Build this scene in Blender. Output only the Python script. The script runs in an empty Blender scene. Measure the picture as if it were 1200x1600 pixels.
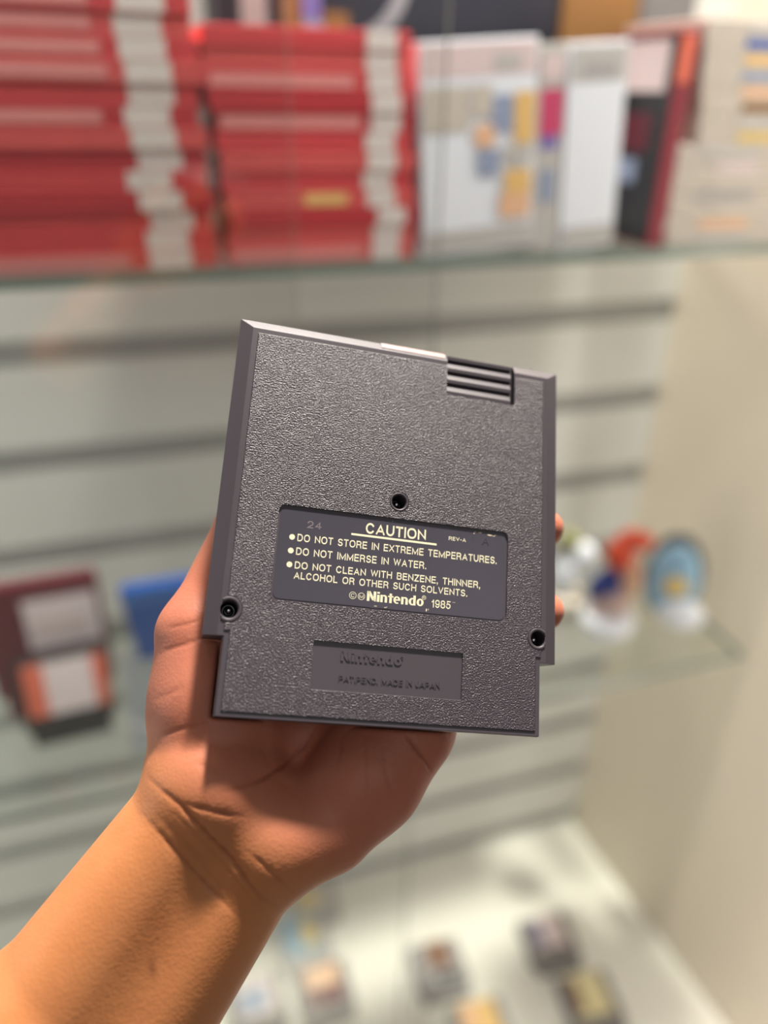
import bpy, bmesh, math, random
import numpy as np
from mathutils import Matrix, Vector

random.seed(7)
S = bpy.context.scene
COL = S.collection

# ------------------------------------------------------------------ camera
CZ = 1.55                                   # eye height of the phone, metres
F = 1202.0                                  # focal length in pixels of the 1200x1600 frame
RW = np.array([[0.9517607852238088, -0.30637774226608155, 0.01685487330328342],
               [0.13284542601409122, 0.46095367497769346, 0.8774245279860959],
               [-0.27659266168368574, -0.8328591649062893, 0.47941851334114827]])   # world -> camera axes
CP = np.array([0.0, 0.0, CZ])
cd = bpy.data.cameras.new('camera')
cam = bpy.data.objects.new('camera', cd)
COL.objects.link(cam)
cd.sensor_fit = 'VERTICAL'
cd.sensor_height = 24.0
cd.lens = 24.0 * F / 1600.0
cd.clip_start = 0.01
cd.dof.use_dof = True
cd.dof.focus_distance = 0.2565
cd.dof.aperture_fstop = cd.lens / 9.4
M = Matrix([list(r) for r in RW.T]).to_4x4()
M.translation = Vector(CP)
cam.matrix_world = M
S.camera = cam

# ------------------------------------------------------------------ world, lamps, exposure
S.view_settings.view_transform = 'Standard'
S.view_settings.look = 'None'
S.view_settings.gamma = 1.0
S.view_settings.use_curve_mapping = False
S.view_settings.exposure = 0.0
S.cycles.transparent_max_bounces = 32       # light passes the two glass doors and the glass shelves
wd = bpy.data.worlds.new('shop_light')
S.world = wd
wd.use_nodes = True
wb_ = wd.node_tree.nodes['Background']
wb_.inputs[0].default_value = (1.0, 0.95, 0.88, 1)
wb_.inputs[1].default_value = 0.12

def area(name, loc, target, sx, sy, power, col):
    l = bpy.data.lights.new(name, 'AREA')
    l.shape = 'RECTANGLE'
    l.size, l.size_y, l.energy, l.color = sx, sy, power, col
    o = bpy.data.objects.new(name, l)
    COL.objects.link(o)
    o.location = loc
    d = Vector(target) - Vector(loc)
    o.rotation_euler = d.to_track_quat('-Z', 'Y').to_euler()
    return o

area('ceiling_spot', (0.56, 0.88, CZ + 1.60), (0.0, 0.2, CZ - 0.2), 0.15, 0.15, 124.0, (1.0, 0.94, 0.86))
area('shop_ceiling_panel', (-0.35, -1.8, CZ + 1.45), (0.2, 1.0, CZ - 0.5), 0.6, 0.2, 5.0, (0.90, 0.94, 1.0))
area('shop_ceiling_panel', (0.9, -1.5, CZ + 1.3), (0.4, 1.0, CZ - 0.5), 1.2, 0.3, 4.0, (1.0, 0.96, 0.92))
# unseen fill lights added at the bay front to brighten slatwall and box fronts
area('added_box_front_fill', (0.05, 0.40, CZ + 0.42), (0.05, 1.0, CZ + 0.28), 1.7, 0.04, 4.6, (1.0, 0.98, 0.97))
area('added_wall_fill', (-0.95, 0.42, CZ - 0.25), (-0.2, 1.0, CZ - 0.25), 0.04, 2.1, 6.5, (1.0, 0.98, 0.97))
area('added_wall_fill', (0.83, 0.38, CZ - 0.25), (0.1, 1.0, CZ - 0.25), 0.04, 2.1, 2.6, (1.0, 0.94, 0.86))

# ------------------------------------------------------------------ helpers
def tag(o, label=None, cat=None, group=None, kind=None):
    if label: o['label'] = label
    if cat: o['category'] = cat
    if group: o['group'] = group
    if kind: o['kind'] = kind
    return o

def empty(name, loc=(0, 0, 0), rz=0.0):
    o = bpy.data.objects.new(name, None)
    COL.objects.link(o)
    o.location = loc
    o.rotation_euler = (0, 0, rz)
    o.empty_display_size = 0.02
    return o

def link(name, bm, mats, parent=None, smooth=False):
    me = bpy.data.meshes.new(name)
    bm.normal_update()
    bm.to_mesh(me)
    bm.free()
    for m in (mats if isinstance(mats, (list, tuple)) else [mats]):
        me.materials.append(m)
    if smooth:
        for p in me.polygons: p.use_smooth = True
    o = bpy.data.objects.new(name, me)
    COL.objects.link(o)
    if parent is not None: o.parent = parent
    return o

def box(bm, lo, hi, bevel=0.0, mi=0, seg=2):
    lo, hi = Vector(lo), Vector(hi)
    r = bmesh.ops.create_cube(bm, size=1.0)
    vs = r['verts']
    for v in vs:
        v.co = Vector([lo[i] + (v.co[i] + 0.5) * (hi[i] - lo[i]) for i in range(3)])
    fs = {f for v in vs for f in v.link_faces}
    for f in fs: f.material_index = mi
    if bevel > 0:
        es = list({e for v in vs for e in v.link_edges})
        r = bmesh.ops.bevel(bm, geom=es, offset=bevel, segments=seg, profile=0.7, affect='EDGES', material=mi)
    return bm

def prism(bm, pts, z0, z1, mi=0):
    """solid prism over the polygon pts (x, y), counter-clockwise"""
    a = [bm.verts.new((x, y, z0)) for x, y in pts]
    b = [bm.verts.new((x, y, z1)) for x, y in pts]
    n = len(pts)
    fs = [bm.faces.new(b), bm.faces.new(a[::-1])]
    for i in range(n):
        j = (i + 1) % n
        fs.append(bm.faces.new((a[i], a[j], b[j], b[i])))
    for f in fs: f.material_index = mi
    return a, b

def lathe(bm, prof, cx, cy, n=32, mi=0, cz=0.0):
    rings = []
    for r, z in prof:
        rings.append([bm.verts.new((cx + r * math.cos(2 * math.pi * k / n), cy + r * math.sin(2 * math.pi * k / n), cz + z)) for k in range(n)])
    for a, b in zip(rings, rings[1:]):
        for k in range(n):
            f = bm.faces.new((a[k], a[(k + 1) % n], b[(k + 1) % n], b[k]))
            f.material_index = mi; f.smooth = True
    f = bm.faces.new(rings[-1]); f.material_index = mi
    f = bm.faces.new(rings[0][::-1]); f.material_index = mi

def rrect(x0, y0, x1, y1, r, n=6):
    out = []
    for cx, cy, a0 in ((x1 - r, y0 + r, -90), (x1 - r, y1 - r, 0), (x0 + r, y1 - r, 90), (x0 + r, y0 + r, 180)):
        for k in range(n + 1):
            a = math.radians(a0 + 90.0 * k / n)
            out.append((cx + r * math.cos(a), cy + r * math.sin(a)))
    return out

def circ(cx, cy, r, n=32):
    return [(cx + r * math.cos(2 * math.pi * k / n), cy + r * math.sin(2 * math.pi * k / n)) for k in range(n)]

# materials -------------------------------------------------------------
def srgb(r, g, b):
    f = lambda c: (c / 255 / 12.92) if c / 255 <= 0.04045 else ((c / 255 + 0.055) / 1.055) ** 2.4
    return (f(r), f(g), f(b), 1.0)

def mat(name, col, rough=0.5, metal=0.0, spec=0.5, noise=0.0, nscale=40.0, bump=0.0):
    m = bpy.data.materials.new(name)
    m.use_nodes = True
    nt = m.node_tree
    p = nt.nodes['Principled BSDF']
    p.inputs['Base Color'].default_value = col
    p.inputs['Roughness'].default_value = rough
    p.inputs['Metallic'].default_value = metal
    p.inputs['Specular IOR Level'].default_value = spec
    tc = nt.nodes.new('ShaderNodeTexCoord')
    nz = nt.nodes.new('ShaderNodeTexNoise')
    nz.inputs['Scale'].default_value = nscale
    nz.inputs['Detail'].default_value = 3
    nt.links.new(tc.outputs['Object'], nz.inputs['Vector'])
    mx = nt.nodes.new('ShaderNodeMixRGB')
    mx.blend_type = 'MULTIPLY'
    mx.inputs['Fac'].default_value = noise
    mx.inputs['Color1'].default_value = col
    nt.links.new(nz.outputs['Fac'], mx.inputs['Color2'])
    if noise > 0: nt.links.new(mx.outputs[0], p.inputs['Base Color'])
    if bump > 0:
        b = nt.nodes.new('ShaderNodeBump')
        b.inputs['Strength'].default_value = bump
        b.inputs['Distance'].default_value = 0.0005
        nt.links.new(nz.outputs['Fac'], b.inputs['Height'])
        nt.links.new(b.outputs[0], p.inputs['Normal'])
    return m

def thin_glass(name, tint, refl=0.06):
    """thin clear sheet: light passes with a tint, the surface mirrors by the Fresnel law"""
    m = bpy.data.materials.new(name)
    m.use_nodes = True
    nt = m.node_tree
    out = nt.nodes['Material Output']
    nt.nodes.remove(nt.nodes['Principled BSDF'])
    t = nt.nodes.new('ShaderNodeBsdfTransparent'); t.inputs[0].default_value = tint
    g = nt.nodes.new('ShaderNodeBsdfGlossy'); g.inputs['Roughness'].default_value = 0.03
    # Schlick's law on the angle to either side of the sheet
    ge = nt.nodes.new('ShaderNodeNewGeometry')
    vm = nt.nodes.new('ShaderNodeVectorMath'); vm.operation = 'DOT_PRODUCT'
    nt.links.new(ge.outputs['Normal'], vm.inputs[0]); nt.links.new(ge.outputs['Incoming'], vm.inputs[1])
    ab = nt.nodes.new('ShaderNodeMath'); ab.operation = 'ABSOLUTE'; nt.links.new(vm.outputs['Value'], ab.inputs[0])
    su = nt.nodes.new('ShaderNodeMath'); su.operation = 'SUBTRACT'; su.inputs[0].default_value = 1.0; nt.links.new(ab.outputs[0], su.inputs[1])
    pw = nt.nodes.new('ShaderNodeMath'); pw.operation = 'POWER'; pw.inputs[1].default_value = 5.0; nt.links.new(su.outputs[0], pw.inputs[0])
    fr = nt.nodes.new('ShaderNodeMath'); fr.operation = 'MULTIPLY_ADD'; fr.inputs[1].default_value = 0.96; fr.inputs[2].default_value = 0.04
    nt.links.new(pw.outputs[0], fr.inputs[0])
    mx = nt.nodes.new('ShaderNodeMixShader')
    nt.links.new(fr.outputs[0], mx.inputs[0])
    nt.links.new(t.outputs[0], mx.inputs[1]); nt.links.new(g.outputs[0], mx.inputs[2])
    nt.links.new(mx.outputs[0], out.inputs['Surface'])
    return m

def ray(px, py):
    return RW.T @ np.array([(px - 600) / F, (800 - py) / F, -1.0])
def at_y(px, py, y):
    """the point at distance y into the shop cabinet that the photograph shows at (px, py)"""
    d = ray(px, py)
    return CP + d * (y / d[1])
def at_z(px, py, z):
    d = ray(px, py)
    return CP + d * ((z - CZ) / d[2])

# ================================================================== the setting
XC = 0.797                                  # where slat wall and side panel meet
DECK = CZ - 1.443                           # top of the white cabinet base
m_slat = mat('grey_slatwall_laminate', srgb(224, 224, 218), 0.45, noise=0.08, nscale=3)
m_slot = mat('grey_slot_insert', srgb(168, 168, 164), 0.4)
m_panel = mat('cream_side_panel', srgb(238, 226, 206), 0.5, noise=0.06, nscale=2)
m_deck = mat('white_base_laminate', srgb(238, 234, 222), 0.4, noise=0.04, nscale=4)
m_floor = mat('grey_floor_tile', srgb(150, 146, 138), 0.4, noise=0.2, nscale=6)

# slat wall: one profile with T slots swept along x
bm = bmesh.new()
prof = [(1.0, 0.0, 0)]
g0, gs, gh = CZ - 0.2861, 0.1403, 0.0155
ks = [k for k in range(-9, 10)]
levels = sorted(g0 - gs * k for k in ks)
for z in levels:
    prof += [(1.0, z - gh, 0), (1.008, z - gh - 0.002, 1), (1.008, z + gh + 0.003, 1), (1.0, z + gh, 0)]
prof.append((1.0, 2.75, 0))
va = [bm.verts.new((-1.9, y, z)) for y, z, _ in prof]
vb = [bm.verts.new((XC + 0.02, y, z)) for y, z, _ in prof]
for i in range(len(prof) - 1):
    f = bm.faces.new((va[i], vb[i], vb[i + 1], va[i + 1]))
    q = i % 4
    f.material_index = 0 if q == 0 else 1
ba = [bm.verts.new((-1.9, 1.04, z)) for z in (0.0, 2.75)]
bb = [bm.verts.new((XC + 0.02, 1.04, z)) for z in (0.0, 2.75)]
bm.faces.new((ba[0], ba[1], bb[1], bb[0]))
bmesh.ops.recalc_face_normals(bm, faces=bm.faces)
for f in bm.faces:
    if f.normal.y > 0.9 and f.calc_center_median().y < 1.02: f.normal_flip()
w = link('wall_back', bm, [m_slat, m_slot]); tag(w, 'grey slatwall with horizontal slots', kind='structure')

# side panel, slightly splayed towards the front
bm = bmesh.new()
prism(bm, [(XC, 1.04), (XC + 0.052, 0.40), (XC + 0.077, 0.40), (XC + 0.03, 1.04)], 0.0, 2.75)
bmesh.ops.recalc_face_normals(bm, faces=bm.faces)
w = link('wall_right', bm, m_panel); tag(w, 'cream side panel of the display bay', kind='structure')
bm = bmesh.new()
box(bm, (-1.9, -2.6, -0.05), (1.6, 1.04, 0.0))
tag(link('floor', bm, m_floor), 'grey shop floor', kind='structure')
bm = bmesh.new()
box(bm, (-1.9, 0.36, 0.0), (XC + 0.001, 0.9995, DECK), 0.0)
for v in bm.verts:
    if v.co.x > 0 and v.co.y < 0.5: v.co.x += 0.052
    elif v.co.x > 0: v.co.x -= 0.003
tag(link('floor_plinth', bm, m_deck), 'white plinth closing off the bottom of the display bay', kind='structure')

# ================================================================== glass
m_glass = thin_glass('clear_shelf_glass', (0.97, 0.99, 0.98, 1))
m_gedge = mat('green_glass_edge', srgb(128, 142, 132), 0.25)
m_gpale = mat('pale_glass_edge', srgb(208, 190, 172), 0.25)
m_gdoor = thin_glass('clear_door_glass', (0.985, 0.99, 0.985, 1))
SH = CZ - 0.1335                             # top of the upper shelf

def shelf(name, z, y0, x0, x1, label):
    bm = bmesh.new()
    box(bm, (x0, y0, z - 0.010), (x1, 0.998, z))
    bm.normal_update()
    for f in bm.faces:
        f.material_index = 1 if abs(f.normal.z) < 0.5 else 0
    o = link(name, bm, [m_glass, m_gedge])
    return tag(o, label, 'shelf')
shelf('glass_shelf', SH, 0.68, -1.5, XC - 0.004, 'upper glass shelf with green edge carrying the stacked red and white boxes')
MS = CZ - 0.72
shelf('glass_shelf', MS, 0.69, -1.5, XC - 0.004, 'lower glass shelf carrying small cartridges and toys in front of the slatwall')

def door(xr, y, edge, label):
    bm = bmesh.new()
    box(bm, (-1.2, y, DECK + 0.004), (xr, y + 0.005, 2.5))
    bm.normal_update()
    for f in bm.faces:
        f.material_index = 1 if f.normal.x > 0.5 else 0
    return tag(link('sliding_glass_door', bm, [m_gdoor, edge]), label, 'glass door')
door(at_y(700, 100, 0.612)[0], 0.612, m_gedge, 'sliding clear glass door whose green edge runs down beside the white cover box')
door(at_y(452, 100, 0.635)[0], 0.635, m_gpale, 'sliding clear glass door whose pale edge crosses the shorter red stack')

# ================================================================== boxes on the upper shelf
m_red = mat('red_case_plastic', srgb(226, 80, 84), 0.32, noise=0.1, nscale=20)
m_red2 = mat('dark_red_case_plastic', srgb(206, 60, 68), 0.35, noise=0.1, nscale=20)
m_red3 = mat('bright_red_case_plastic', srgb(234, 100, 98), 0.3, noise=0.1, nscale=20)
m_pinkred = mat('pinkish_red_sleeve', srgb(232, 150, 146), 0.4)  # paler pinkish red for strips on some of the red cases
m_spwhite = mat('off_white_spine_paper', srgb(232, 222, 216), 0.5)
m_cream = mat('cream_case_plastic', srgb(208, 198, 184), 0.45)
m_white = mat('white_cover_paper', srgb(240, 244, 250), 0.4)
m_pale = mat('pale_pink_cover_paper', srgb(226, 206, 204), 0.4)
m_grey = mat('light_grey_cover_paper', srgb(196, 192, 186), 0.45)
m_black = mat('black_plastic', srgb(26, 26, 30), 0.35)
m_navy = mat('navy_box_card', srgb(18, 20, 38), 0.5)
m_maroon = mat('maroon_plastic', srgb(96, 20, 38), 0.4)
m_crimson = mat('crimson_box_card', srgb(140, 28, 46), 0.4)
m_orange = mat('orange_print', srgb(232, 112, 84), 0.5)
m_yellow = mat('yellow_print', srgb(228, 196, 110), 0.5)
m_gold = mat('ochre_print', srgb(236, 194, 122), 0.5)
m_blue = mat('blue_plastic', srgb(20, 84, 170), 0.35)
m_sky = mat('sky_blue_plastic', srgb(146, 184, 208), 0.4)
m_magenta = mat('magenta_print', srgb(206, 70, 110), 0.5)
m_violet = mat('violet_print', srgb(120, 110, 180), 0.5)
m_slate = mat('slate_blue_print', srgb(150, 162, 188), 0.5)
m_brown = mat('brown_cardboard', srgb(150, 106, 54), 0.7, noise=0.2, nscale=30)
m_lgrey = mat('light_grey_card', srgb(176, 172, 170), 0.6)
m_peach = mat('peach_print', srgb(238, 190, 150), 0.5)
m_clear = mat('pale_translucent_plastic', srgb(198, 204, 208), 0.3)

FY = 0.688                                   # plane of the box fronts on the upper shelf
def card(name, parent, x0, z0, x1, z1, y, m, th=0.0006):
    """thin printed sheet on a front face at y (faces the shop)"""
    bm = bmesh.new()
    box(bm, (x0, y - th, z0), (x1, y, z1))
    return link(name, bm, m, parent)

def flat_case(x, z, y, L, D, H, m, sp=None, extra=None, label='', group='', name='game_case'):
    root = empty(name, (x, y, z))
    bm = bmesh.new()
    # two shells with the opening groove between them, as hinged cases have
    box(bm, (0, 0, 0), (L, D, H * 0.46), 0.0018)
    box(bm, (0.0014, 0.0014, H * 0.42), (L - 0.0014, D - 0.001, H * 0.58), 0.0)
    box(bm, (0, 0, H * 0.54), (L, D, H - 0.0004), 0.0018)
    link('case', bm, m, root)
    if sp:
        card('spine_label', root, sp[0], H * 0.02, sp[1], H * 0.97, -0.0001, m_spwhite)
    if extra:
        card('title_strip', root, extra[0], H * 0.18, extra[1], H * 0.8, -0.0001, extra[2])
    tag(root, label, 'game case', group)
    return root

ORD = ['lowest', 'second from the bottom', 'third from the bottom', 'fourth from the bottom', 'fifth from the bottom', 'sixth from the bottom',
       'seventh from the bottom', 'eighth from the bottom', 'ninth from the bottom', 'tenth from the bottom', 'eleventh from the bottom',
       'twelfth from the bottom', 'thirteenth from the bottom', 'fourteenth from the bottom', 'fifteenth from the bottom', 'sixteenth from the bottom']
TH = 0.0151
jit = [0.006, 0.004, -0.001, 0.008, -0.002, 0.000, 0.006, -0.006, -0.002, 0.009, 0.004, -0.005, -0.004, 0.001, 0.003, -0.004]
tall = at_y(327, 300, FY)[0]
for k in range(16):
    mm = [m_red3, m_red, m_red, m_red2, m_red, m_red2, m_red3, m_red2, m_red, m_red3, m_red, m_red3, m_red, m_red, m_red3, m_red][k]
    ex = (0.004, 0.118, m_pinkred) if k in (0, 7, 9, 10, 11, 12, 13) else None
    s0 = [0.134, 0.134, 0.142, 0.130, 0.128, 0.137, 0.131, 0.134, 0.137, 0.131, 0.131, 0.134, 0.137, 0.134, 0.131, 0.133][k]
    flat_case(tall - 0.19 + jit[k] * 0.5, SH + 0.0002 + k * TH, FY + 0.002 * (k % 3), 0.19, 0.12, TH, mm, (s0, s0 + 0.034), ex,
              'red case with white patch, %s in the taller red stack' % ORD[k] if k < 15 else 'topmost red case of the taller red stack, at the picture edge',
              'cases in the taller red stack')
short0, short1 = at_y(350, 300, FY)[0], at_y(648, 300, FY)[0]
jit2 = [0.0, 0.002, 0.004, 0.003, 0.001, 0.003, 0.0, 0.002, -0.002, -0.003, -0.002, -0.001]
for k in range(12):
    mm = [m_red3, m_red3, m_red2, m_red3, m_red, m_red3, m_red, m_red2, m_red2, m_red, m_red3, m_red][k]
    ex = None
    if k == 3: ex = (0.066, 0.104, m_gold)
    if k in (0, 7, 9): ex = (0.004, 0.12, m_pinkred)
    L = short1 - short0
    s0 = [0.128, 0.128, 0.13, 0.122, 0.121, 0.123, 0.125, 0.129, 0.133, 0.132, 0.130, 0.129][k]
    wh = (s0, s0 + 0.026)
    flat_case(short0 + jit2[k] - 0.0006 * k, SH + 0.0002 + k * TH * 0.975, FY + 0.0015 * ((k + 1) % 3), L, 0.12, TH * 0.975, mm, wh, ex,
              'red case with white patch, %s in the shorter red stack' % ('topmost' if k == 11 else ORD[k]),
              'cases in the shorter red stack')

# upright boxes with their covers facing the shop
def upright(name, x0, x1, h, y, d, m, label, parts=(), rot=0.0):
    """box standing on the upper shelf; parts = (name, u0, v0, u1, v1, material) in fractions of the front"""
    root = empty(name, (x0, y, SH + 0.0002))
    root.rotation_euler = (0, rot, 0)
    w = x1 - x0
    bm = bmesh.new()
    box(bm, (0, 0, 0), (w, d, h), 0.0015)
    link('carton', bm, m, root)
    for i, (n, u0, v0, u1, v1, mm) in enumerate(parts):
        card(n, root, u0 * w, v0 * h, u1 * w, v1 * h, -0.0001 - 0.0003 * i, mm, 0.0003)
    tag(root, label, 'game box')
    return root
LEFT = math.radians(-4.2)
X = lambda px, py=300: at_y(px, py, FY)[0]
Z = lambda px, py: at_y(px, py, FY)[2] - SH
upright('cover_box', X(664, 390), X(829, 390), Z(740, 68), FY, 0.12, m_white,
        'white game box with pink top band and colourful cover, right of the shorter red stack',
        (('top_band', 0.02, 0.84, 0.98, 0.985, m_pale), ('bottom_band', 0.02, 0.02, 0.98, 0.12, m_grey),
         ('title_block', 0.62, 0.86, 0.85, 0.93, m_grey), ('art_patch', 0.02, 0.60, 0.40, 0.80, m_cream), ('art_patch', 0.60, 0.58, 0.78, 0.75, m_slate),
         ('art_patch', 0.80, 0.52, 0.98, 0.76, m_gold), ('art_patch', 0.42, 0.66, 0.60, 0.80, m_cream), ('art_patch', 0.45, 0.52, 0.62, 0.62, m_peach),
         ('art_patch', 0.48, 0.38, 0.66, 0.50, m_slate), ('art_patch', 0.68, 0.16, 0.96, 0.28, m_peach), ('art_patch', 0.72, 0.28, 0.96, 0.40, m_gold),
         ('art_patch', 0.70, 0.44, 0.95, 0.52, m_grey)), rot=LEFT)
upright('spine_box', X(830.5, 390), X(870, 390), Z(845, 68), FY + 0.001, 0.125, m_grey,
        'narrow box with magenta and blue spine print between two white boxes',
        (('spine_print', 0.12, 0.58, 0.96, 0.80, m_magenta), ('spine_print', 0.2, 0.52, 0.8, 0.585, m_violet), ('spine_print', 0.25, 0.26, 0.75, 0.42, m_slate),
         ('spine_print', 0.1, 0.84, 0.9, 0.95, m_pale)), rot=LEFT)
upright('cover_box', X(873, 390), X(955, 390), Z(905, 66), FY, 0.13, m_white,
        'plain white game box with grey title, left of the dark leaning box',
        (('top_band', 0.04, 0.82, 0.97, 0.98, m_grey), ('title_block', 0.25, 0.84, 0.8, 0.91, m_lgrey), ('bottom_band', 0.04, 0.02, 0.97, 0.12, m_grey)), rot=LEFT)
lb = empty('leaning_box', (X(1011, 380), FY, SH + 0.0002))
lw, ld, lh = X(1035, 380) - X(1011, 380), 0.13, 0.186
bm = bmesh.new(); box(bm, (0, 0, 0), (lw, ld, lh), 0.0015); link('carton', bm, m_crimson, lb)
def side_card(name, v0, z0, v1, z1, k, m):
    bm = bmesh.new(); box(bm, (-0.0004 * (k + 1), v0 * ld, z0 * lh), (-0.0004 * k, v1 * ld, z1 * lh)); link(name, bm, m, lb)
side_card('side_cover', 0.01, 0.01, 0.99, 0.99, 0, m_black)
side_card('top_band', 0.1, 0.74, 0.99, 0.97, 1, m_pale)
side_card('art_patch', 0.2, 0.46, 0.8, 0.64, 1, m_maroon)
side_card('art_patch', 0.3, 0.30, 0.8, 0.42, 1, m_slate)
card('spine_top', lb, 0.0005, lh * 0.78, lw * 0.8, lh * 0.985, -0.0002, m_orange, 0.0004)
tag(lb, 'slim box with crimson spine, orange tip and black side cover, beside pale stacks', 'game box')
# black box standing on the lower pale stack is hidden behind it; it stands on the shelf further in
upright('spine_box', at_y(1066, 100, 0.86)[0], at_y(1108, 100, 0.86)[0], at_y(1085, 48, 0.86)[2] - SH, 0.86, 0.10, m_black,
        'black upright box between the crimson spine and the upper pale stack', (('spine_print', 0.2, 0.7, 0.8, 0.9, m_slate),))

# pale stacks on the right: seven below, seven above
lx0 = X(1040, 320)
th2 = (Z(1100, 226)) / 7
for k in range(7):
    flat_case(X(1042 + k * 1.6, 370 - 21.5 * k) + [0.0, -0.002, 0.001, 0.0, 0.002, 0.003, 0.001][k], SH + 0.0002 + k * th2, FY + 0.001 * (k % 2), 0.17, 0.13, th2, m_cream,
              None, (0.03 + 0.01 * (k % 3), 0.10, [m_grey, m_peach, m_cream, m_lgrey, m_cream, m_pale, m_grey][k]),
              'cream game case, %s in the lower pale stack' % ('topmost' if k == 6 else ORD[k]), 'cases in the lower pale stack')
z1 = SH + 0.0002 + 7 * th2
th3 = (Z(1150, 28) - 7 * th2) / 8
ux0 = X(1096, 130)
for k in range(8):
    flat_case(X(1093 + k * 1.5, 214 - 24 * k) + [-0.001, 0.0, 0.001, 0.0, -0.001, 0.001, 0.0, 0.001][k], z1 + k * th3, FY + 0.001 * (k % 2), 0.165, 0.13, th3, m_cream,
              None, (0.045, 0.11, [m_yellow, m_grey, m_brown, m_peach, m_slate, m_gold, m_blue, m_grey][k]),
              'pale case with coloured spine, %s in the upper pale stack' % ('topmost' if k == 7 else ORD[k]), 'cases in the upper pale stack')

# things standing further back on the upper shelf
m_ring = mat('grey_print', srgb(150, 150, 156), 0.5)
BY = 0.885
bx0, bx1 = at_y(338, 30, BY)[0], at_y(872, 30, BY)[0]
root = empty('console_carton', (bx0, BY, SH + 0.0002))
bm = bmesh.new(); box(bm, (0, 0, 0), (bx1 - bx0, 0.1, 0.31), 0.002); link('carton', bm, m_navy, root)
def ring_part(cx, cz, r0, r1, a0, a1, name, m):
    bm = bmesh.new(); n = 40
    pts = [(cx + r1 * math.cos(a), cz + r1 * math.sin(a)) for a in np.linspace(a0, a1, n)] + [(cx + r0 * math.cos(a), cz + r0 * math.sin(a)) for a in np.linspace(a1, a0, n)]
    f = [bm.verts.new((x, -0.0006, z)) for x, z in pts]
    for i in range(n - 1): bm.faces.new((f[i], f[i + 1], f[2 * n - 2 - i], f[2 * n - 1 - i]))
    bmesh.ops.recalc_face_normals(bm, faces=bm.faces)
    r = bmesh.ops.extrude_face_region(bm, geom=bm.faces[:])
    for v in r['geom']:
        if isinstance(v, bmesh.types.BMVert): v.co.y += 0.0005
    bmesh.ops.recalc_face_normals(bm, faces=bm.faces)
    link(name, bm, m, root)
P = lambda px, py: (at_y(px, py, BY)[0] - bx0, at_y(px, py, BY)[2] - SH)
rc = P(540, -52)
ring_part(rc[0], rc[1], 0.055, 0.069, math.radians(180), math.radians(360), 'printed_ring', m_ring)
for (a, b, c, d, m) in ((378, 55, 415, -20, m_lgrey), (440, 55, 470, -30, m_brown), (470, 30, 500, -30, m_violet), (505, 50, 545, 20, m_brown), (480, 55, 505, 35, m_slate)):
    p0, p1 = P(a, b), P(c, d)
    card('art_patch', root, p0[0], p0[1], p1[0], p1[1], -0.0002, m)
tag(root, 'large navy carton with grey ring print behind the red and white boxes', 'carton')
def back_box(name, px0, px1, h, y, d, m, label):
    x0, x1 = at_y(px0, 30, y)[0], at_y(px1, 30, y)[0]
    root = empty(name, (x0, y, SH + 0.0002))
    bm = bmesh.new(); box(bm, (0, 0, 0), (x1 - x0, d, h), 0.002); link('carton', bm, m, root)
    bm = bmesh.new(); box(bm, (0.001, -0.0006, h * 0.45), (x1 - x0 - 0.001, 0.0, h * 0.55)); link('tape_strip', bm, m_lgrey, root)
    tag(root, label, 'carton')
back_box('cardboard_carton', 878, 996, 0.28, 0.885, 0.1, m_brown, 'brown cardboard carton behind the plain white box on the upper shelf')
back_box('grey_carton', 1000, 1085, 0.30, 0.965, 0.03, mat('grey_carton_card', srgb(122, 119, 120), 0.6), 'light grey carton behind the black box near the shelf end')

# ================================================================== lower glass shelf: cartridges, stand, toys
def cartridge(name, loc, rz, lean, w, h, d, m, lab, label, patches=(), group=None, flat=False):
    """small game cartridge with stepped plug end and a paper label; the label faces -y before turning"""
    root = empty(name, loc)
    root.rotation_euler = (lean, 0, rz)
    bm = bmesh.new()
    s = w * 0.06
    o = [(-w / 2 + s, 0), (w / 2 - s, 0), (w / 2 - s, h * 0.18), (w / 2, h * 0.18), (w / 2, h * 0.97), (w / 2 - w * 0.03, h), (-w / 2 + w * 0.03, h), (-w / 2, h * 0.97), (-w / 2, h * 0.18), (-w / 2 + s, h * 0.18)]
    a, b = prism(bm, o, 0, d)
    for v in bm.verts: v.co = Vector((v.co.x, -v.co.z, v.co.y))
    bmesh.ops.recalc_face_normals(bm, faces=bm.faces)
    bmesh.ops.bevel(bm, geom=[e for e in bm.edges], offset=0.0012, segments=2, affect='EDGES')
    link('shell', bm, m, root)
    bm = bmesh.new()
    u0, v0, u1, v1, lm = lab
    box(bm, (u0 * w - w / 2, -d - 0.0006, v0 * h), (u1 * w - w / 2, -d + 0.0001, v1 * h))
    lo = link('paper_label', bm, lm, root)
    for (a0, b0, a1, b1, pm) in patches:
        bm = bmesh.new()
        box(bm, (a0 * w - w / 2, -d - 0.0010, b0 * h), (a1 * w - w / 2, -d - 0.0004, b1 * h))
        link('label_print', bm, pm, lo)
    bm = bmesh.new()
    for k in range(3):
        box(bm, (-w * 0.3, -d - 0.0012, h * (0.05 + 0.035 * k)), (w * 0.3, -d + 0.0002, h * (0.065 + 0.035 * k)))
    link('grip_rib', bm, m, root)
    return tag(root, label, 'game cartridge', group)

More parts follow.
